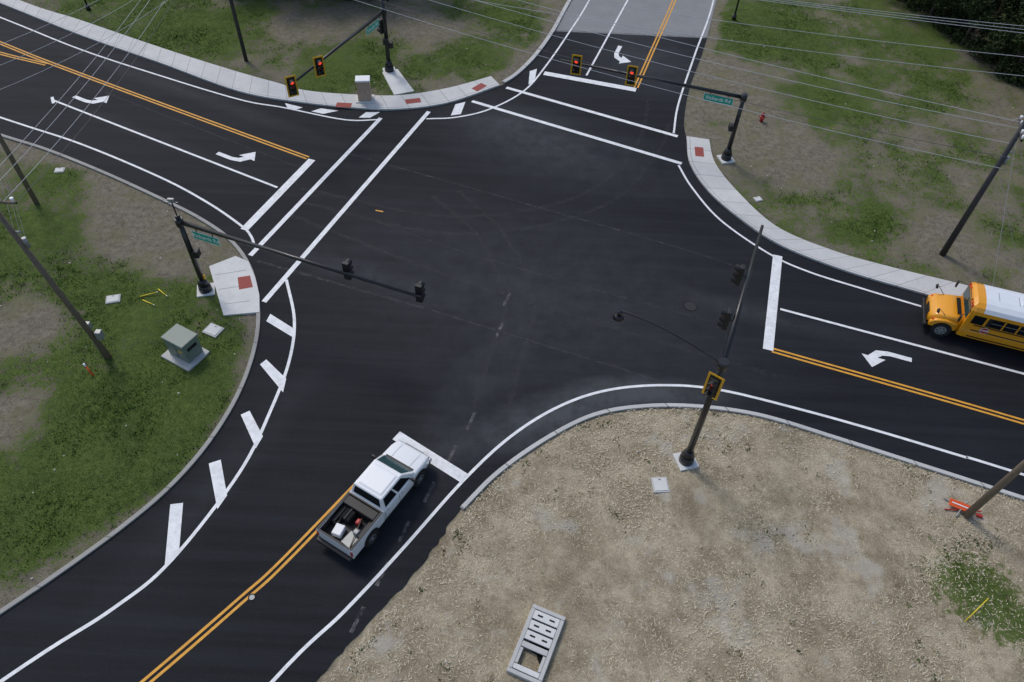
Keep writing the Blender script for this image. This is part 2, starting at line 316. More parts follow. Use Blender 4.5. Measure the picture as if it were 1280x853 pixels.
# ------------------------------------------------------------------ ground
def inpoly(x,y,P):
    P=np.array(P); r=np.zeros(x.shape,bool); j=len(P)-1
    for i in range(len(P)):
        xi,yi=P[i];xj,yj=P[j]
        if yi!=yj:
            c=((yi>y)!=(yj>y))&(x<(xj-xi)*(y-yi)/(yj-yi)+xi); r^=c
        j=i
    return r
SEpoly=eSE+[(300,-60),(300,-400),(-200,-400)]
walks=[cat(kNW[:11])+cat(wNW)[::-1],cat(kNE)+cat(wNE)[::-1]]
def edgedist(x,y):
    d=np.full(x.shape,1e9)
    for line_ in (cat(kNW,3),cat(gNE,3),cat(kNE,3),cat(eSE,3),cat(eSW,3)):
        for i in range(len(line_)-1):
            ax,ay=line_[i];bx,by=line_[i+1]; vx,vy=bx-ax,by-ay; L=vx*vx+vy*vy
            t=np.clip(((x-ax)*vx+(y-ay)*vy)/L,0,1); d=np.minimum(d,np.hypot(x-ax-t*vx,y-ay-t*vy))
    return d
blobs=[(-15.5,22.5,2.6,.5),(-18.6,20.2,3.6,.5),(-19.8,15.4,3.2,.45),(-17,17,2.6,.45),(-22.8,34.9,4,-.75),(-20,32.5,3,-.5),(-25.3,25.5,2.0,-.7),(-23.5,19.9,1.6,-.7),(-28.8,35.2,4,.5),(-19.1,27.1,3.4,.4),(-22.5,29,2.5,.4),(-21,10.5,2.5,-.2),(-33,38.5,3,-.2),(-17.6,12.2,1.3,-.4),
       (20.9,64.2,5,.6),(31.7,61.1,6,.5),(14.9,52,3.5,-.6),(22.1,38.3,3,.35),(19.9,44.2,4,-.4),(24,52,4,.3),(28,42,5,.0),(17.5,40,1.6,.25),(27,36,3,-.2),(-19.1,59.4,2.5,-.6),(-7.9,59.8,3,-.5),(-4,56,3,.45),(-14,54,3.5,.45),(-27,58,5,.45),(-35,64,6,.4),(-1,62,3,.4),(26,68,4,-.1),
       (20,13.6,1.9,.85),(17.5,19.3,1.0,.3),(21.5,12,1.4,.5),(1.8,12.9,.6,.4),(9.2,14,.8,.25),(13,18,.7,.25)]
def vnoise(x,y,s,seed):
    g=np.random.default_rng(seed).random((256,256)); X=(x*s)%255; Y=(y*s)%255
    i=X.astype(int);j=Y.astype(int);fx=X-i;fy=Y-j; fx=fx*fx*(3-2*fx);fy=fy*fy*(3-2*fy)
    return (g[i,j]*(1-fx)+g[i+1,j]*fx)*(1-fy)+(g[i,j+1]*(1-fx)+g[i+1,j+1]*fx)*fy
def grassmask(x,y):
    se=inpoly(x,y,SEpoly); ed=edgedist(x,y)
    base=np.where(se,.03,np.where((x<-10)&(y<46),.55,np.where(x>8,.40,.50)))
    g=base+np.where(se,.14,1.2)*(vnoise(x,y,.22,1)*.4+vnoise(x,y,.6,2)*.34+vnoise(x,y,1.6,3)*.26-.5)
    for bx,by,r,s in blobs: g=g+s*np.exp(-((x-bx)**2+(y-by)**2)/(r*r))
    lim=.8+1.4*vnoise(x,y,.7,5); near=np.clip(1-ed/lim,0,1)
    g=g-near*.6
    return np.clip(g,0,1),se.astype(float),near
def axis(a,b,st,far):
    c=np.arange(a,b+st,st); l=a-np.geomspace(1,far,22)[::-1]; r=c[-1]+np.geomspace(1,far,22); return np.r_[l,c,r]
xs=axis(-50,46,.4,700); ys=axis(2,76,.4,900)
XX,YY=np.meshgrid(xs,ys,indexing='ij'); nx,ny=XX.shape
hz=(vnoise(XX,YY,.35,8)-.5)*.12+(vnoise(XX,YY,1.1,9)-.5)*.07
ed=edgedist(XX,YY); ins=inpoly(XX,YY,outline)
for w in walks: ins|=inpoly(XX,YY,w)
wd=np.where(ins,0,np.clip((ed-.3)/2.5,0,1)); 
hz=np.where(ins,-.02,hz*wd+.03*np.clip(ed/.8,0,1)); hz=np.where((ed<.7),-.02,hz)
v=np.stack([XX,YY,hz],-1).reshape(-1,3)
idx=np.arange(nx*ny).reshape(nx,ny); F=np.stack([idx[:-1,:-1],idx[1:,:-1],idx[1:,1:],idx[:-1,1:]],-1).reshape(-1,4)
def npmesh(name,v,F,mat,smooth=False):
    me=bpy.data.meshes.new(name); k=F.shape[1]
    me.vertices.add(len(v)); me.vertices.foreach_set("co",v.astype(np.float32).ravel())
    me.loops.add(F.size); me.loops.foreach_set("vertex_index",F.astype(np.int32).ravel())
    me.polygons.add(len(F)); me.polygons.foreach_set("loop_start",np.arange(0,F.size,k,dtype=np.int32)); me.polygons.foreach_set("loop_total",np.full(len(F),k,dtype=np.int32))
    if smooth: me.polygons.foreach_set("use_smooth",np.ones(len(F),bool))
    me.update(calc_edges=True); me.validate(); return obj(name,me,mat)
G=npmesh("ground",v,F,M['ground'],True)
g,se,near=grassmask(XX,YY)
att=G.data.color_attributes.new("mask",'FLOAT_COLOR','POINT')
att.data.foreach_set("color",np.stack([g,se,near,np.ones_like(g)],-1).astype(np.float32).ravel())
def blocked(x,y):
    b=inpoly(x,y,outline)
    for w in walks: b|=inpoly(x,y,w)
    b|=(np.abs(x-1.5)<1.3)&(np.abs(y-10.35)<1.6)|(np.hypot(x+16.75,y-24.15)<1.1)
    return b
def scatter(n,fn,x0=-46,x1=42,y0=6,y1=74,e=.35):
    x=rng.uniform(x0,x1,n);y=rng.uniform(y0,y1,n); keep=(fn(x,y)>rng.random(n))&~blocked(x,y); 
    keep&=edgedist(x,y)>e
    return x[keep],y[keep]
def blades(name,x,y,hmin,hmax,w,mat,k=3,spread=.09):
    x=np.repeat(x,k)+rng.normal(0,spread,len(x)*k); y=np.repeat(y,k)+rng.normal(0,spread,len(y)*k); n=len(x)
    a=rng.uniform(0,2*np.pi,n); h=rng.uniform(hmin,hmax,n); l=rng.uniform(0,2*np.pi,n); ww=w*rng.uniform(.6,1.4,n)
    p0=np.stack([x-np.cos(a)*ww,y-np.sin(a)*ww,np.full(n,-.02)],-1); p1=np.stack([x+np.cos(a)*ww,y+np.sin(a)*ww,np.full(n,-.02)],-1)
    p2=np.stack([x+np.cos(l)*h*.8,y+np.sin(l)*h*.8,h],-1)
    v=np.stack([p0,p1,p2],1).reshape(-1,3); return npmesh(name,v,np.arange(3*n).reshape(-1,3),mat)
M['blade']=leafmat("grass_blades",(.055,.105,.015),(.185,.275,.05),1.2); M['straw']=leafmat("straw_mulch",(.50,.43,.29),(.78,.70,.52),6); M['weed']=leafmat("weed_leaves",(.035,.07,.012),(.10,.16,.03),3); M['stone']=simple("pale_stone",(.50,.475,.42),.9,var=.3)
x,y=scatter(260000,lambda x,y:np.clip((grassmask(x,y)[0]-.36)*2.0,0,1))
blades("grass",x,y,.05,.14,.027,M['blade'])
x,y=scatter(26000,lambda x,y:inpoly(x,y,SEpoly)*(np.clip(vnoise(x,y,.9,21)*vnoise(x,y,.25,22)-.25,0,1)*.7+.012),-12,40,5,26)
blades("weeds",x,y,.04,.12,.05,M['weed'],8,.10)
# wisps of straw and dirt spilling over the kerb-less shoulder and along gutters
x,y=scatter(110000,lambda x,y:inpoly(x,y,SEpoly)*.8*np.clip(vnoise(x,y,.7,33)*1.6,0,1),-12,40,5,26,.2); n=len(x)
a=rng.uniform(0,np.pi,n); L=rng.uniform(.02,.07,n); W=rng.uniform(.006,.014,n); z0=rng.uniform(.03,.07,n); ca,sa=np.cos(a),np.sin(a)
v=np.stack([np.stack([x+i*ca*L-j*sa*W,y+i*sa*L+j*ca*W,z0+i*.01],-1) for i,j in((-1,-1),(1,-1),(1,1),(-1,1))],1).reshape(-1,3)
npmesh("straw_mulch",v,np.arange(4*n).reshape(-1,4),M['straw'])
x,y=scatter(2600,lambda x,y:.25+.5*inpoly(x,y,SEpoly)); n=len(x)
oc=np.array([(1,0,0),(0,1,0),(-1,0,0),(0,-1,0),(0,0,1)]); sz=rng.uniform(.02,.07,(n,1,1))
v=(oc[None]*sz*rng.uniform(.6,1.3,(n,5,3)))+np.stack([x,y,np.full(n,.02)],-1)[:,None,:]
ff=np.array([(0,1,4),(1,2,4),(2,3,4),(3,0,4)]); F=(ff[None]+5*np.arange(n)[:,None,None]).reshape(-1,3); npmesh("stones",v.reshape(-1,3),F,M['stone'])
# ------------------------------------------------------------------ trees
def leafquads(c,r,n,s):
    d=rng.normal(size=(n,3)); d/=np.linalg.norm(d,axis=1)[:,None]; p=c+d*r*rng.uniform(.3,1,(n,1))**.5
    u=rng.normal(size=(n,3)); u/=np.linalg.norm(u,axis=1)[:,None]; w=np.cross(u,rng.normal(size=(n,3))); w/=np.linalg.norm(w,axis=1)[:,None]
    s=s*rng.uniform(.5,1.3,(n,1)); return np.stack([p-u*s-w*s*.6,p+u*s-w*s*.6,p+u*s+w*s*.6,p-u*s+w*s*.6],1).reshape(-1,3)
M['leafA']=leafmat("leaves_dark",(.012,.024,.008),(.045,.070,.020),.9); M['leafB']=leafmat("leaves_light",(.025,.042,.012),(.075,.10,.032),.9); M['bark']=simple("bark",(.07,.055,.042),.9,var=.4)
def tree_mesh(seed,H,R,mat):
    r=random.Random(seed); V=[];F=[]
    def limb(p0,p1,r0,r1,n=7):
        d=(p1-p0).normalized();a=d.orthogonal().normalized();b=d.cross(a);k=len(V)
        for p,q in((p0,r0),(p1,r1)):
            for i in range(n): t=2*math.pi*i/n; V.append(p+(a*math.cos(t)+b*math.sin(t))*q)
        for i in range(n): F.append((k+i,k+(i+1)%n,k+n+(i+1)%n,k+n+i))
    t1=Vector((r.uniform(-.2,.2),r.uniform(-.2,.2),H*.45)); t2=Vector((r.uniform(-.5,.5),r.uniform(-.5,.5),H*.9))
    limb(Vector((0,0,-.1)),t1,.22,.15); limb(t1,t2,.15,.04); tips=[t2]
    for i in range(11):
        b0=Vector((0,0,0)).lerp(t1,r.uniform(.5,1)) if i<4 else t1.lerp(t2,r.uniform(0,.8)); a=r.uniform(0,6.28); l=R*r.uniform(.55,1.)
        e=b0+Vector((math.cos(a)*l,math.sin(a)*l,r.uniform(.5,2.))); limb(b0,e,.08,.02); tips+=[e,b0.lerp(e,.6)]
    nb=len(V); L=[]
    for t in tips:
        for k in range(3):
            c=np.array(t)+np.array([r.gauss(0,.6),r.gauss(0,.6),r.gauss(.2,.5)]); L.append(leafquads(c,r.uniform(.5,1.1),75,.12))
    L=np.concatenate(L); me=bpy.data.meshes.new("tree"); n=len(L)//4
    me.from_pydata([tuple(v) for v in V]+[tuple(p) for p in L],[],F+[tuple(nb+4*i+j for j in range(4)) for i in range(n)])
    me.materials.append(M['bark']); me.materials.append(mat)
    mi=np.zeros(len(me.polygons),np.int32); mi[len(F):]=1; me.polygons.foreach_set("material_index",mi); me.update(); return me
TM=[tree_mesh(1,8,2.8,M['leafA']),tree_mesh(2,9.5,3.2,M['leafA']),tree_mesh(3,7,2.6,M['leafB']),tree_mesh(4,10,3.,M['leafA'])]
pos=[(-25,67),(-21.5,66),(-18,66.5),(-14.5,66.8),(-11.5,68.5),(-28,70),(-23,71),(-17,72),(-12,74),(-32,74)]
for i in range(6):
    for j in range(7):
        y0=49+j*4.4; x0=40.6-max(0,(y0-54))*.33+i*4.0
        pos.append((x0+random.uniform(-1,1),y0+random.uniform(-1.2,1.2)))
for i,(x,y) in enumerate(pos):
    o=bpy.data.objects.new("tree",TM[i%4]); COL.objects.link(o); o.location=(x,y,0); o.rotation_euler=(0,0,random.uniform(0,6.28)); s=random.uniform(.75,1.1); o.scale=(s,s,s*random.uniform(.75,1.0))
U=[]
for i in range(560):
    if random.random()<.28: c=(random.uniform(-27,-12),random.uniform(64.5,69),random.uniform(.1,.9))
    else:
        yy=random.uniform(48,80); xx=39.3-max(0,(yy-54))*.33+random.random()**1.5*12; c=(xx,yy,random.uniform(.1,1.1))
    U.append(leafquads(np.array(c),random.uniform(.4,1.0),70,.10))
U=np.concatenate(U); npmesh("undergrowth",U,np.arange(len(U)).reshape(-1,4),M['leafA'])
# ------------------------------------------------------------------ signals
def text(t,loc,rot,size,mat,parent,mw=None):
    c=bpy.data.curves.new("lettering",'FONT'); c.body=t; c.size=size; c.align_x='CENTER'; c.align_y='CENTER'; c.materials.append(mat); c.offset=.006
    o=bpy.data.objects.new("lettering",c); COL.objects.link(o); o.location=loc; o.rotation_euler=rot; o.parent=parent; return o
def head(P,x,y,z,face,plate=True,off=.35):
    h=bpy.data.objects.new("signal_head",None); COL.objects.link(h); h.parent=P; h.location=(x,y,z); h.rotation_euler=(0,0,face); h.empty_display_size=.2
    box("bracket",(off/2,0,0),(off,.06,.08),M['black'],h)
    box("housing",(off+.1,0,0),(.2,.34,1.05),M['blackp'],h,b=.03)
    if plate:
        box("backplate_border",(off+.035,0,0),(.02,.70,1.40),M['sigy'],h); box("backplate",(off+.047,0,0),(.02,.50,1.20),M['blackp'],h)
    for k,m in ((.34,'lred'),(0,'lamb'),(-.34,'lgrn')):
        cyl("lens",(off+.2,0,k),(off+.215,0,k),.14,.14,M[m],h,20)
        V=[];F=[];n=14
        for i in range(n+1):
            t=math.radians(-35+250*i/n); cy,sz=math.cos(t)*.155,math.sin(t)*.155
            L=.24 if 0<=math.sin(t) else .15
            V+=[(off+.2,cy,k+sz),(off+.2+L,cy,k+sz)]
        for i in range(n): F.append((2*i,2*i+1,2*i+3,2*i+2))
        o=mesh("visor",V,F,M['blackp'],h); s=o.modifiers.new("s",'SOLIDIFY'); s.thickness=.012
    return h
def mast(bx,by,zp,za,ex,ey,ze=None,rp=.16):
    P=empty("traffic_signal_mast",(bx,by,0)); ze=za+.15 if ze is None else ze
    box("footing",(0,0,.03),(.95,.95,.2),M['concl'],P,rz=.3,b=.02)
    cyl("base_cover",(0,0,.10),(0,0,.55),.36,.32,M['black'],P,20); cyl("base_taper",(0,0,.55),(0,0,.95),.31,rp+.02,M['black'],P,20)
    cyl("pole",(0,0,.9),(0,0,zp),rp,rp*.78,M['black'],P,20); cyl("cap",(0,0,zp),(0,0,zp+.06),rp*.9,rp*.6,M['black'],P,20)
    d=Vector((ex-bx,ey-by,0)); cyl("arm",(0,0,za),(d.x,d.y,ze),.125,.07,M['black'],P,16); cyl("clamp",(0,0,za-.22),(0,0,za+.22),rp+.05,rp+.05,M['black'],P,16)
    return P
def sign(P,bx,by,x,y,z,ang,t,w=1.7):
    h=bpy.data.objects.new("street_name_sign",None); COL.objects.link(h); h.parent=P; h.location=(x-bx,y-by,z); h.rotation_euler=(0,0,ang)
    box("border",(0,0,0),(w,.02,.50),M['signw'],h); box("panel",(0,0,0),(w-.05,.03,.45),M['green'],h)
    text(t,(0,-.02,0),(math.pi/2,0,0),.33,M['signw'],h); text(t,(0,.02,0),(math.pi/2,0,math.pi),.33,M['signw'],h)
    for s in(-1,1): box("hanger",(s*w*.3,0,.33),(.04,.03,.2),M['black'],h)
    return h
SEm=mast(8.46,19.2,7.3,7.2,11.62,27.9,7.25)
w_=math.radians(162)
for t in (.62,.30):
    x,y=(11.62-8.46)*t,(27.9-19.2)*t; head(SEm,x,y,7.0,w_,False,.22)
head(SEm,0,0,6.15,math.radians(235),True,.3)
pts=[]
for i in range(13):
    t=i/12; pts.append((-4.1*t,1.8*t,7.2+ .95*math.sin(t*math.pi*.55)))
tube("luminaire_arm",pts,.045,M['black'],SEm)
e=pts[-1]; cyl("luminaire_neck",e,(e[0]-.05,e[1]+.02,e[2]-.25),.09,.11,M['black'],SEm); cyl("luminaire_shade",(e[0]-.05,e[1]+.02,e[2]-.25),(e[0]-.05,e[1]+.02,e[2]-.42),.13,.24,M['black'],SEm,20)
NEm=mast(14.06,43.69,4.95,4.75,2.28,47.1,4.86)
for x,y in ((3.4,46.78),(7.0,45.73)): head(NEm,x-14.06,y-43.69,4.82,math.radians(-100),True,.12)
sign(NEm,14.06,43.69,12.55,44.0,4.35,math.radians(-16),"Richards Rd",1.9)
SWm=mast(-17.12,28.78,5.3,4.96,-4.35,24.32,4.96)
for t in (.70,.985): head(SWm,12.77*t,-4.46*t,4.9,math.radians(72),False,.14)
sign(SWm,-17.12,28.78,-15.7,28.15,4.5,math.radians(-19),"Richards Rd",1.6)
cyl("detector_pole",(0,0,5.2),(0,0,6.3),.035,.035,M['black'],SWm,8); box("detector",(0,0,6.35),(.32,.14,.16),M['grey'],SWm,b=.02); box("detector_arm",(0,0,6.2),(.6,.04,.04),M['grey'],SWm)
box("pedestrian_signal",(.3,-.05,2.9),(.3,.4,.42),M['blackp'],SWm,b=.03); box("pedestrian_signal_2",(-.05,.3,2.6),(.4,.3,.42),M['blackp'],SWm,b=.03); box("push_button",(.18,0,1.1),(.1,.1,.3),M['sigy'],SWm)
NWm=mast(-10.44,53.1,6.9,4.75,-14.78,42.37,4.75)
for x,y in ((-13.5,45.1),(-14.7,42.55)): head(NWm,x+10.44,y-53.1,4.75,math.radians(-58),True,.16)
sign(NWm,-10.44,53.1,-11.0,51.4,4.35,math.radians(68),"Lincoln Rd",1.7)
box("pedestrian_signal",(.0,-.32,2.6),(.4,.3,.42),M['blackp'],NWm,b=.03); box("pedestrian_signal_2",(.3,0,2.2),(.3,.4,.42),M['blackp'],NWm,b=.03); head(NWm,0,0,3.5,math.radians(150),False,.25)
box("pedestrian_signal",(-.3,-.1,2.6),(.3,.4,.42),M['blackp'],NEm,b=.03)
# ------------------------------------------------------------------ utility poles and wires
def upole(name,b,t,r0,r1,mat,arm=None,hw=True):
    P=empty(name,(b[0],b[1],0)); d=Vector((t[0]-b[0],t[1]-b[1],t[2]))
    cyl("shaft",(0,0,-.2),d,r0,r1,mat,P,14)
    if arm is not None:
        u=Vector((math.cos(arm),math.sin(arm),0)); c=d*.95
        tube("crossarm",[c-u*1.1,c+u*1.1],.06,mat,P)
        for k in(-1,-.45,.45,1): cyl("insulator",c+u*k+Vector((0,0,.05)),c+u*k+Vector((0,0,.25)),.05,.07,M['signw'],P,10)
    if hw:
        cyl("transformer_bracket",d*.8+Vector((.1,0,0)),d*.8+Vector((.35,0,0)),.05,.05,M['grey'],P,8); cyl("splice_can",d*.75+Vector((.25,0,-.3)),d*.75+Vector((.25,0,.2)),.09,.09,M['grey'],P,12)
    return P
upole("utility_pole",(25.99,34.94),(25.99,34.94,9.2),.19,.13,M['steel'],math.radians(70))
upole("utility_pole",(-20.53,23.74),(-21.26,23.1,11),.15,.11,M['wood'],math.radians(0))
PL=bpy.data.objects["utility_pole.001"]
box("meter_box",(.25,-.1,1.9),(.3,.3,.5),M['grey'],PL,b=.03); box("junction_box",(-.25,.1,2.3),(.3,.25,.4),M['grey'],PL,b=.03); cyl("conduit",(-.2,-.1,0),(-.3,-.15,3.5),.04,.04,M['grey'],PL,8)
upole("utility_pole",(-29.55,35.42),(-29.6,35.5,10),.15,.11,M['wood'],math.radians(20))
upole("utility_pole",(20.9,17.04),(21.0,16.7,10),.16,.12,M['wood'],math.radians(60))
upole("utility_pole",(-21.62,53.6),(-21.7,53.7,11),.15,.11,M['steel'],math.radians(60))
upole("utility_pole",(44,42),(44,42,10.5),.16,.12,M['wood'],math.radians(80))
upole("utility_pole",(-62,58.5),(-62,58.5,10),.16,.12,M['wood'],math.radians(70))
def smallpost(x,y,h):
    P=empty("street_light_post",(x,y,0)); cyl("base",(0,0,0),(0,0,.5),.2,.14,M['black'],P); cyl("post",(0,0,.5),(0,0,h),.08,.06,M['black'],P); tube("arm",[(0,0,h-.1),(.3,0,h+.2),(.9,0,h+.3)],.03,M['black'],P); cyl("shade",(.9,0,h+.3),(.9,0,h+.1),.1,.22,M['black'],P)
smallpost(-36.72,60.6,5.5); smallpost(17.93,64.62,5.5)
W=empty("power_lines")
def wire(a,b,sag,r=.014,m='wire'):
    a=Vector(a);b=Vector(b); tube("wire",[a.lerp(b,t/24)-Vector((0,0,4*sag*(t/24)*(1-t/24))) for t in range(25)],r,M[m],W)
pn=(-21.7,53.7); uR=(26,34.94)
for dz,sag,m in ((9.0,.6,'wire'),(8.7,1.0,'wire'),(7.9,.9,'wire'),(7.2,1.2,'wired'),(6.6,.9,'wire')):
    wire((uR[0],uR[1]+(dz-8)*.3,dz),(pn[0],pn[1]+(dz-8)*.4,dz+1.6),sag,.014,m)
for k in(-1,0,1): wire((44,42+k,10),(pn[0]+k*.6,pn[1]+k*.8,10.6),.8+.3*k,.015)
for dz in (8.6,7.4): wire((44,42,dz),(pn[0],pn[1],dz+.8),1.2,.015)
for k in(-1,-.45,.45,1): wire((-21.2+k,23.1,10.4),(pn[0]+k*.6,pn[1]+k*.8,10.5),.8+k*.2,.010,'wire' if k<.6 else 'wired')
for dz in (8.5,7.6,6.9): wire((-21.1,23.2,dz),(-29.6,35.5,dz-.6),.3,.010,'wired')
for dz in (9.4,8.4,7.2): wire((-29.6,35.5,dz),(pn[0],pn[1],dz+.3),.7,.011)
for dz in (9.4,8.8,7.5): wire((-62,58.5,dz),(pn[0],pn[1],dz+.4),.8,.013)
for dz in (9.6,8.8): wire((-62,58.5,dz),(-29.6,35.5,dz),.8,.011)
wire((-62,58.5,9.4),(-21.2,23.1,9.4),1.2,.011)
for k in(-1,1): wire((uR[0],uR[1]+k,8.7),(44,42+k,9.8),.3,.012)
for dz in (8.4,6.5): wire((uR[0],uR[1],dz),(21,16.8,dz+1.),.4,.010,'wired')
tube("guy_wire",[(26,34.94,8.4),(27.8,31.8,0)],.010,M['wire'],bpy.data.objects["utility_pole"]).location=(-26,-34.94,0)
# ------------------------------------------------------------------ cabinets, pads, bits
C=empty("utility_cabinet",(-16.75,24.15,0),math.radians(-27))
box("pad",(0,0,.06),(1.9,1.5,.14),M['conc'],C,b=.02); box("body",(-.0,.1,.74),(1.35,1.0,1.22),M['cab'],C,b=.03); box("lid",(0,.1,1.38),(1.45,1.12,.10),M['cab'],C,b=.04)
box("door_seam",(0,-.405,.70),(.02,.012,1.05),M['dark'],C); box("label",(.35,-.407,.85),(.22,.01,.16),M['sigy'],C); box("handle",(.08,-.42,.8),(.04,.04,.18),M['chrome'],C); box("vent",(.683,.1,.95),(.012,.6,.2),M['dark'],C)
C=empty("traffic_control_cabinet",(-11.6,48.85,.1),math.radians(8))
box("pad",(0,0,.05),(1.3,1.0,.12),M['concl'],C); box("body",(0,0,.85),(.95,.7,1.5),M['cabtan'],C,b=.03); box("roof",(0,0,1.65),(1.05,.8,.14),M['signw'],C,b=.05); box("door",(0,-.36,.85),(.8,.02,1.3),M['cabtan'],C,b=.01); box("handle",(.3,-.39,.9),(.04,.05,.2),M['chrome'],C)
for x,y,w,l,r in [(-21.9,27.78,.75,.6,.3),(-15.85,25.88,.9,.75,-.4),(7.13,17.84,.75,.8,.1),(-29.66,38.85,.6,.5,.2),(15.5,39.42,.5,.45,.4)]:
    P=empty("utility_vault_lid",(x,y,0),r); box("frame",(0,0,.04),(w,l,.10),M['conc'],P,b=.015); box("lid",(0,0,.10),(w*.8,l*.8,.03),M['concl'],P,b=.008); box("slot",(0,l*.3,.118),(.12,.03,.01),M['dark'],P)
flat_r=[(-17.5,30.64),(-16.26,31.6),(-15.4,31.2),(-14.64,29.85),(-14.1,28.6),(-13.75,27.3),(-15.6,26.94)]
def raised(name,P,z0,z1,mat):
    n=len(P); v=[(*p,z0) for p in P]+[(*p,z1) for p in P]; f=[(i,(i+1)%n,n+(i+1)%n,n+i) for i in range(n)]+[tuple(range(n,2*n))]; return mesh(name,v,f,mat)
R_=raised("kerb_ramp",flat_r[::-1],-.05,.122,M['concl'])
flat("tactile_pad",[(-15.65,29.85),(-15.0,30.05),(-14.6,29.15),(-15.3,28.9)],.128,M['red_pad'],R_)
for i in range(3):
    t=i/3+.2; 
    ribbon("joint",[(-17.3+1.7*t,30.6-3.3*t),(-15.6+1.3*t,31.2-3.6*t)],.02,.1245,M['dark'],R_,0,False)
for x,y,r in [(-13.0,47.95,0),(-8.1,48.95,.3),(-3.4,51.3,.9),(12.3,44.3,1.5)]: 
    o=empty("tactile_pad",(x,y,0),r); box("pad",(0,0,.133),(1.1,.6,.012),M['red_pad'],o)
R_=raised("footpath",[(-10.95,52.82),(-9.86,53.4),(-8.2,50.35),(-9.6,49.7)],-.05,.115,M['concl'])
D=empty("storm_drain_inlet",(1.55,10.35,0),math.radians(-20.5))
for y in(-1.33,1.33): box("end_wall",(0,y,.12),(1.40,.16,.36),M['conc'],D,b=.02)
for x in(-.62,.62): box("side_wall",(x,0,.12),(.16,2.48,.36),M['conc'],D,b=.02)
box("void",(0,0,.05),(1.07,2.48,.02),M['dark'],D)
for y,h,m in((1.03,.36,'concl'),(.60,.36,'concl'),(.17,.36,'concl'),(-.22,.22,'conc'),(-1.12,.20,'concl')): box("cover_slab",(0,y,.27),(1.06,h,.09),M[m],D,b=.015)
for x in(-.47,.47): box("cover_beam",(x,-.68,.27),(.12,.62,.08),M['conc'],D,b=.01)
for y in(1.03,.6,.17):
    for x in(-.25,.25): box("lift_slot",(x,y,.318),(.22,.07,.008),M['dark'],D)
Hh=empty("fire_hydrant",(17.38,48.61,0)); cyl("flange",(0,0,0),(0,0,.06),.2,.2,M['redp'],Hh); cyl("barrel",(0,0,.05),(0,0,.6),.13,.12,M['redp'],Hh); cyl("bonnet",(0,0,.6),(0,0,.78),.15,.05,M['redp'],Hh); cyl("nut",(0,0,.78),(0,0,.84),.03,.03,M['redp'],Hh,6)
cyl("outlet",(-.22,0,.42),(.22,0,.42),.06,.06,M['redp'],Hh); cyl("pumper_outlet",(0,-.24,.4),(0,0,.4),.08,.08,M['redp'],Hh)
P=empty("marker_stake",(-20.86,22.53,0)); cyl("stake",(0,0,0),(-.25,.15,.55),.05,.045,M['orange'],P,8); cyl("band",(-.25,.15,.55),(-.3,.18,.7),.052,.052,M['signw'],P,8)
for x,y,a in((-20.1,28.2,.3),(-19.9,27.6,-.5),(-19.4,28.4,-.7)):
    P=empty("marker_rod",(x,y,.06),a); cyl("rod",(-.45,0,0),(.45,0,.12),.03,.025,M['ylw'],P,8); cyl("tip",(.45,0,.12),(.52,0,.13),.031,.02,M['signw'],P,8)
P=empty("marker_post",(19.06,12.13,0)); cyl("post",(0,0,0),(.85,.7,.7),.022,.022,M['ylw'],P,8); cyl("cap",(.85,.7,.7),(.9,.74,.75),.026,.02,M['ylw'],P,8)
P=empty("folded_road_work_sign",(20.75,17.25,.05),math.radians(-25)); 
box("panel",(-.1,.1,.22),(1.0,.34,.03),M['orange'],P,tilt=('X',.35)); box("stripe",(-.1,.1,.245),(.8,.05,.02),M['signw'],P,tilt=('X',.35)); tube("leg",[(-.8,.3,.05),(.8,-.2,.1)],.03,M['grey'],P); tube("leg",[(-.7,-.3,.05),(.8,.35,.1)],.03,M['redp'],P); tube("leg",[(-.2,-.45,.05),(.1,.5,.3)],.03,M['grey'],P); box("foot",(.75,.1,.06),(.25,.12,.1),M['redp'],P)
# ------------------------------------------------------------------ vehicles
def wheel(P,x,y,r,w,side,hub):
    cyl("tyre",(x,y-w/2,r),(x,y+w/2,r),r,r,M['rubber'],P,32); bev(P.children[-1],.03)
    s=side; cyl("rim",(x,y+s*(w/2-.01),r),(x,y+s*(w/2+.012),r),r*.62,r*.6,M[hub],P,24); cyl("hub_cap",(x,y+s*w/2,r),(x,y+s*(w/2+.04),r),r*.2,r*.16,M[hub],P,14)
    for i in range(6):
        t=i*math.pi/3; box("rim_hole",(x+math.cos(t)*r*.4,y+s*(w/2+.012),r+math.sin(t)*r*.4),(.07,.006,.07),M['dark'],P)
def rr(x,hw,z0,z1,r=.1,n=4):
    out=[]
    for cy,cz,a0 in((hw-r,z1-r,0),(-hw+r,z1-r,90),(-hw+r,z0+r,180),(hw-r,z0+r,270)):
        for i in range(n+1):
            t=math.radians(a0+90*i/n); out.append((x,cy+r*math.cos(t),cz+r*math.sin(t)))
    return out
def quad(name,a,b,c,d,off,mat,P,u0=0,u1=1,v0=0,v1=1):
    a,b,c,d=map(Vector,(a,b,c,d))
    f=lambda u,v:(a.lerp(b,u)).lerp(d.lerp(c,u),v); nrm=(b-a).cross(d-a).normalized()*off
    return mesh(name,[f(u0,v0)+nrm,f(u1,v0)+nrm,f(u1,v1)+nrm,f(u0,v1)+nrm],[(0,1,2,3)],mat,P)
T=empty("pickup_truck",(-6.36,14.80,.012),math.radians(60.6))
cw=M['carwhite']
loft("cab_body",[rr(.93,.95,.48,1.2,.1),rr(2.9,.96,.48,1.2,.1),rr(3.1,.96,.48,1.18,.12),rr(3.9,.95,.5,1.12,.14),rr(4.22,.91,.52,1.04,.16),rr(4.36,.82,.58,.94,.14)],cw,T,True)
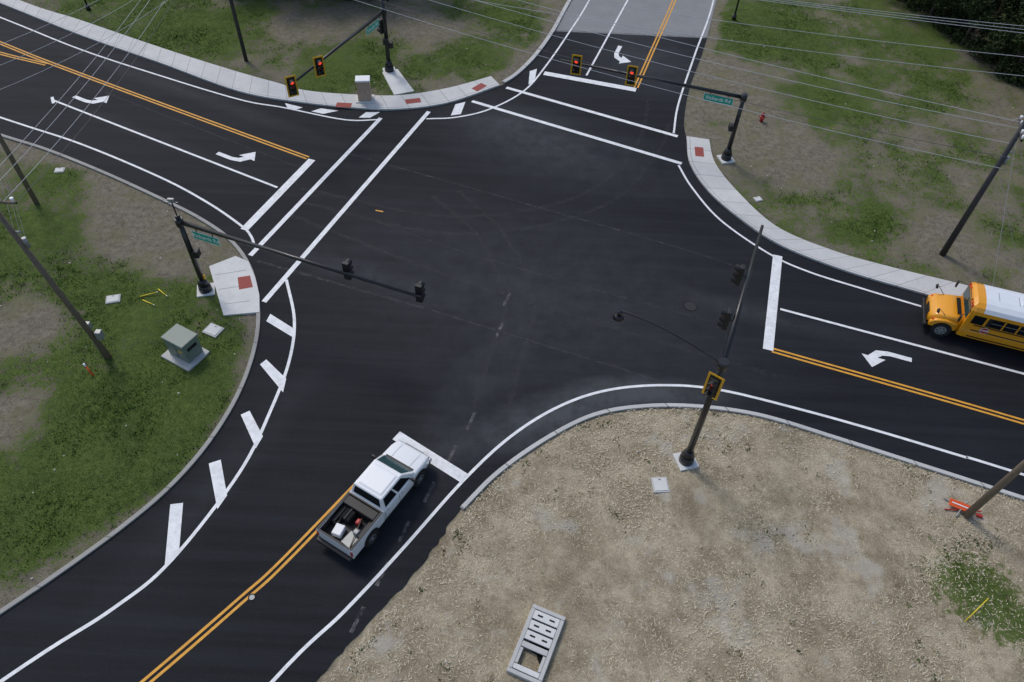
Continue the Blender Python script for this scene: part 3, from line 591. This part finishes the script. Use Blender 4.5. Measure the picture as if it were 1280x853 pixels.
for s in(-1,1):
    box("bed_side",(-.13,s*.89,.86),(2.1,.12,.74),cw,T,b=.035); box("bed_rail",(-.13,s*.885,1.238),(2.06,.1,.025),M['blackp'],T)
    box("wheel_tub",(0,s*.72,.85),(.95,.22,.32),M['blackp'],T,b=.04)
    box("bed_liner",(-.13,s*.823,.93),(2.0,.012,.52),M['blackp'],T)
box("tailgate",(-1.14,0,.86),(.09,1.65,.72),cw,T,b=.03); box("bed_floor",(-.12,0,.68),(2.06,1.64,.05),M['blackp'],T); box("bed_bulkhead",(.885,0,.92),(.06,1.64,.6),M['blackp'],T)
box("tailgate_cap",(-1.14,0,1.232),(.08,1.6,.02),M['blackp'],T)
box("rear_bumper",(-1.27,0,.55),(.2,1.85,.2),M['blackp'],T,b=.04); box("front_bumper",(4.38,0,.56),(.22,1.8,.24),M['chrome'],T,b=.06); box("grille",(4.37,0,.82),(.06,1.05,.2),M['dark'],T,b=.02); box("grille_bar",(4.405,0,.82),(.02,1.05,.04),M['chrome'],T)
for s in(-1,1):
    box("headlight",(4.26,s*.72,.88),(.2,.3,.18),M['chrome'],T,b=.05); box("tail_light",(-1.165,s*.9,.92),(.07,.1,.36),M['redp'],T,b=.02)
lo=dict(x0=.98,x1=3.25,h=.91,z=1.18); hi=dict(x0=1.12,x1=2.55,h=.74,z=1.80)
def pt(e,x,s): return (e[x],s*e['h'],e['z'])
gh=loft("cabin",[[pt(lo,'x0',-1),pt(lo,'x1',-1),pt(lo,'x1',1),pt(lo,'x0',1)],[pt(hi,'x0',-1),pt(hi,'x1',-1),pt(hi,'x1',1),pt(hi,'x0',1)]],cw,T); bev(gh,.06,3)
rp=loft("roof_panel",[[(1.19,-.67,1.79),(2.46,-.67,1.79),(2.46,.67,1.79),(1.19,.67,1.79)],[(1.32,-.56,1.84),(2.32,-.56,1.84),(2.32,.56,1.84),(1.32,.56,1.84)]],cw,T); bev(rp,.03)
quad("windshield",pt(lo,'x1',-1),pt(lo,'x1',1),pt(hi,'x1',1),pt(hi,'x1',-1),.008,M['glassb'],T,.07,.93,.08,.93)
quad("rear_window",pt(lo,'x0',1),pt(lo,'x0',-1),pt(hi,'x0',-1),pt(hi,'x0',1),.008,M['glass'],T,.08,.92,.2,.88)
for s in(-1,1):
    A=[pt(lo,'x0',s),pt(lo,'x1',s),pt(hi,'x1',s),pt(hi,'x0',s)] if s<0 else [pt(lo,'x1',s),pt(lo,'x0',s),pt(hi,'x0',s),pt(hi,'x1',s)]
    for u0,u1 in(((.07,.42),(.47,.86)) if s<0 else ((.14,.53),(.58,.93))): quad("side_window",*A,.008,M['glass'],T,u0,u1,.12,.88)
    for x in(1.0,2.0,2.95): box("door_seam",(x,s*.957,.86),(.014,.012,.62),M['dark'],T)
    for x in(1.2,2.18): box("door_handle",(x,s*.968,1.05),(.16,.03,.035),M['chrome'],T)
    box("rocker",(1.9,s*.93,.46),(1.9,.1,.08),M['blackp'],T); box("mirror",(2.85,s*1.1,1.28),(.12,.22,.2),M['blackp'],T,b=.03); box("mirror_arm",(2.85,s*.98,1.2),(.05,.2,.05),M['blackp'],T)
    for x in(0,3.44):
        cyl("wheel_arch",(x,s*.86,.5),(x,s*.965,.5),.475,.475,M['dark'],T,28); wheel(T,x,s*.86,.39,.26,s,'alloy')
box("wiper",(3.0,.3,1.36),(.03,.6,.02),M['blackp'],T)
for s in(-1,1): box("hood_crease",(3.68,s*.5,1.147),(1.0,.012,.006),M['grey'],T,tilt=('Y',.075))
box("cowl",(3.28,0,1.17),(.1,1.5,.03),M['blackp'],T)
box("toolbox",(.60,0,1.05),(.42,1.62,.38),M['blackp'],T,b=.03); box("generator",(.1,.3,.92),(.5,.45,.42),M['dark'],T,b=.04); box("generator_frame",(.1,.3,1.15),(.54,.06,.04),M['iron'],T); box("red_tank",(.12,-.2,.86),(.26,.18,.28),M['redp'],T,b=.05)
box("white_crate",(-.62,.25,.86),(.5,.42,.32),M['signw'],T,b=.04,rz=.2); box("steel_plate",(-.65,-.38,.76),(.6,.5,.08),M['grey'],T,rz=-.1); tube("hose",[(-.3+.18*math.cos(t*.6),.62+.12*math.sin(t*.6),.75+t*.008) for t in range(30)],.02,M['blackp'],T)
box("bucket",(-.3,-.45,.88),(.26,.26,.32),M['grey'],T,b=.06); box("tarp",(.15,.62,.84),(.7,.2,.2),M['iron'],T,b=.06); tube("shovel_handle",[(-.95,-.6,.82),(.3,-.25,.98)],.02,M['wood'],T)
# bus
B=empty("school_bus",(23.63,29.15,.012),math.radians(163.1)); by=M['buspaint']
def bsec(x,h=1.17,top=2.72):
    return [(x,-h,.48),(x,-h,2.1),(x,-h*.97,2.32),(x,-h*.86,2.52),(x,-h*.62,top-.06),(x,-h*.3,top-.01),(x,h*.3,top-.01),(x,h*.62,top-.06),(x,h*.86,2.52),(x,h*.97,2.32),(x,h,2.1),(x,h,.48)]
bd=loft("body",[bsec(-.78,1.10,2.6),bsec(-.95),bsec(-1.35),bsec(-9.6),bsec(-9.8,1.12,2.62)],by,B,False); bd.data.materials.append(M['roofwhite'])
for p in bd.data.polygons:
    c=p.center
    if c.z>2.25 and -9.55<c.x<-1.40 and abs(p.normal.x)<.5: p.material_index=1
bev(bd,.02)
loft("hood",[rr(-.85,1.0,.55,1.50,.18),rr(-.1,.97,.55,1.42,.2),rr(.45,.9,.56,1.30,.22),rr(.78,.8,.6,1.10,.2)],by,B,True)
box("cowl_vent",(-.55,0,1.505),(.2,1.3,.02),M['dark'],B,tilt=('Y',.08))
for s in(-1,1):
    loft("fender",[rr(-.75,.01,.7,.72,.004),rr(-.6,.12,.6,1.1,.05),rr(0,.14,.6,1.2,.06),rr(.5,.13,.6,1.08,.05),rr(.72,.1,.6,.9,.05)],by,B,True).location=(0,s*.98,0)
    cyl("wheel_arch",(0,s*.95,.52),(0,s*1.125,.52),.52,.52,M['dark'],B,28); wheel(B,0,s*1.0,.48,.28,s,'grey')
    cyl("wheel_arch",(-6.6,s*1.0,.52),(-6.6,s*1.18,.52),.54,.54,M['dark'],B,28); wheel(B,-6.6,s*1.04,.48,.3,s,'grey')
    for z,h in((1.45,.05),(1.08,.05),(.62,.06)): box("rub_rail",(-5.4,s*1.182,z),(8.3,.03,h),M['blackp'],B)
    box("window_band",(-5.6,s*1.176,1.82),(7.7,.02,.60),M['blackp'],B)
    for i in range(11):
        box("window",(-2.2-.7*i,s*1.187,1.82),(.54,.012,.48),M['glass'],B)
        box("window_bar",(-2.2-.7*i,s*1.195,1.84),(.54,.012,.03),M['grey'],B)
        box("window_post",(-2.55-.7*i,s*1.19,1.82),(.07,.012,.58),by,B)
    box("cab_window",(-1.32,s*1.176,1.82),(.6,.02,.58),M['glass'],B)
    box("headlight",(.70,s*.68,.92),(.14,.24,.2),M['chrome'],B,b=.04); box("turn_lamp",(.60,s*.93,1.0),(.1,.12,.12),M['orange'],B,b=.02)
    tube("mirror_arm",[(-.8,s*1.05,2.2),(-.4,s*1.35,2.1),(-.35,s*1.38,1.6)],.02,M['black'],B); box("mirror",(-.36,s*1.38,1.85),(.08,.2,.4),M['blackp'],B,b=.03)
    tube("crossview_arm",[(.1,s*.8,1.3),(.55,s*.95,1.75),(.6,s*1.0,1.6)],.018,M['black'],B); cyl("crossview_mirror",(.58,s*1.0,1.68),(.68,s*1.0,1.66),.15,.1,M['blackp'],B)
    cyl("warning_lamp",(-.8,s*.85,2.44),(-.72,s*.85,2.44),.09,.09,M['redp'],B); cyl("warning_lamp",(-.8,s*.6,2.46),(-.72,s*.6,2.46),.09,.09,M['orange'],B)
for s in(-1,1): box("windshield",(-.76,s*.5,1.93),(.03,.94,.66),M['glassb'],B,b=.01)
box("header",(-.76,0,2.46),(.05,.8,.18),by,B); text("SCHOOL BUS",(-.73,0,2.46),(math.pi/2,0,math.pi/2),.15,M['blackp'],B)
box("grille",(.78,0,.86),(.04,.8,.4),M['blackp'],B,b=.01); box("bumper",(.86,0,.5),(.16,2.1,.26),M['blackp'],B,b=.04)
def octa(r,y): return [(-1.85+r*math.cos(math.radians(22.5+45*i)),y,1.25+r*math.sin(math.radians(22.5+45*i))) for i in range(8)]
mesh("stop_sign",octa(.2,1.217),[tuple(range(8))],M['redp'],B); mesh("stop_sign_border",octa(.225,1.210),[tuple(range(8))],M['signw'],B)
text("STOP",(-1.85,1.224,1.25),(math.pi/2,0,math.pi),.14,M['signw'],B)
text("VILLAGE SCHOOLS 34",(-5.2,1.20,1.26),(math.pi/2,0,math.pi),.2,M['blackp'],B)
box("roof_hatch",(-3.4,0,2.73),(.6,.6,.06),M['roofwhite'],B,b=.02); box("roof_hatch_2",(-7.4,0,2.73),(.6,.6,.06),M['roofwhite'],B,b=.02)
for x in np.arange(-9,-1.6,1.0): box("roof_seam",(x,0,2.714),(.025,.66,.012),M['grey'],B)
# ------------------------------------------------------------------ camera, light
cam=bpy.data.cameras.new("camera"); cam.sensor_width=36; cam.lens=933/1280*36; cam.clip_end=3000
co=bpy.data.objects.new("camera",cam); COL.objects.link(co); co.location=(0,0,30); co.rotation_euler=(.71739,-.03229,.03699); S.camera=co
w=bpy.data.worlds.new("World"); S.world=w; w.use_nodes=True; nt=w.node_tree; bg=nt.nodes["Background"]
sk=nt.nodes.new("ShaderNodeTexSky"); sk.sky_type='NISHITA'; sk.sun_disc=False; sk.sun_elevation=math.radians(52); sk.sun_rotation=math.radians(-40); sk.dust_density=2
nt.links.new(sk.outputs[0],bg.inputs[0]); bg.inputs[1].default_value=.14
s=bpy.data.lights.new("sun",'SUN'); s.energy=1.45; s.angle=math.radians(14); s.color=(1,.96,.90)
so=bpy.data.objects.new("sun",s); COL.objects.link(so)
az=math.radians(-40); el=math.radians(52)
d=Vector((math.sin(az)*math.cos(el),math.cos(az)*math.cos(el),math.sin(el))); so.rotation_euler=d.to_track_quat('Z','Y').to_euler(); so.location=(0,20,60)
S.view_settings.view_transform='Standard'; S.view_settings.look='None'; S.view_settings.exposure=0
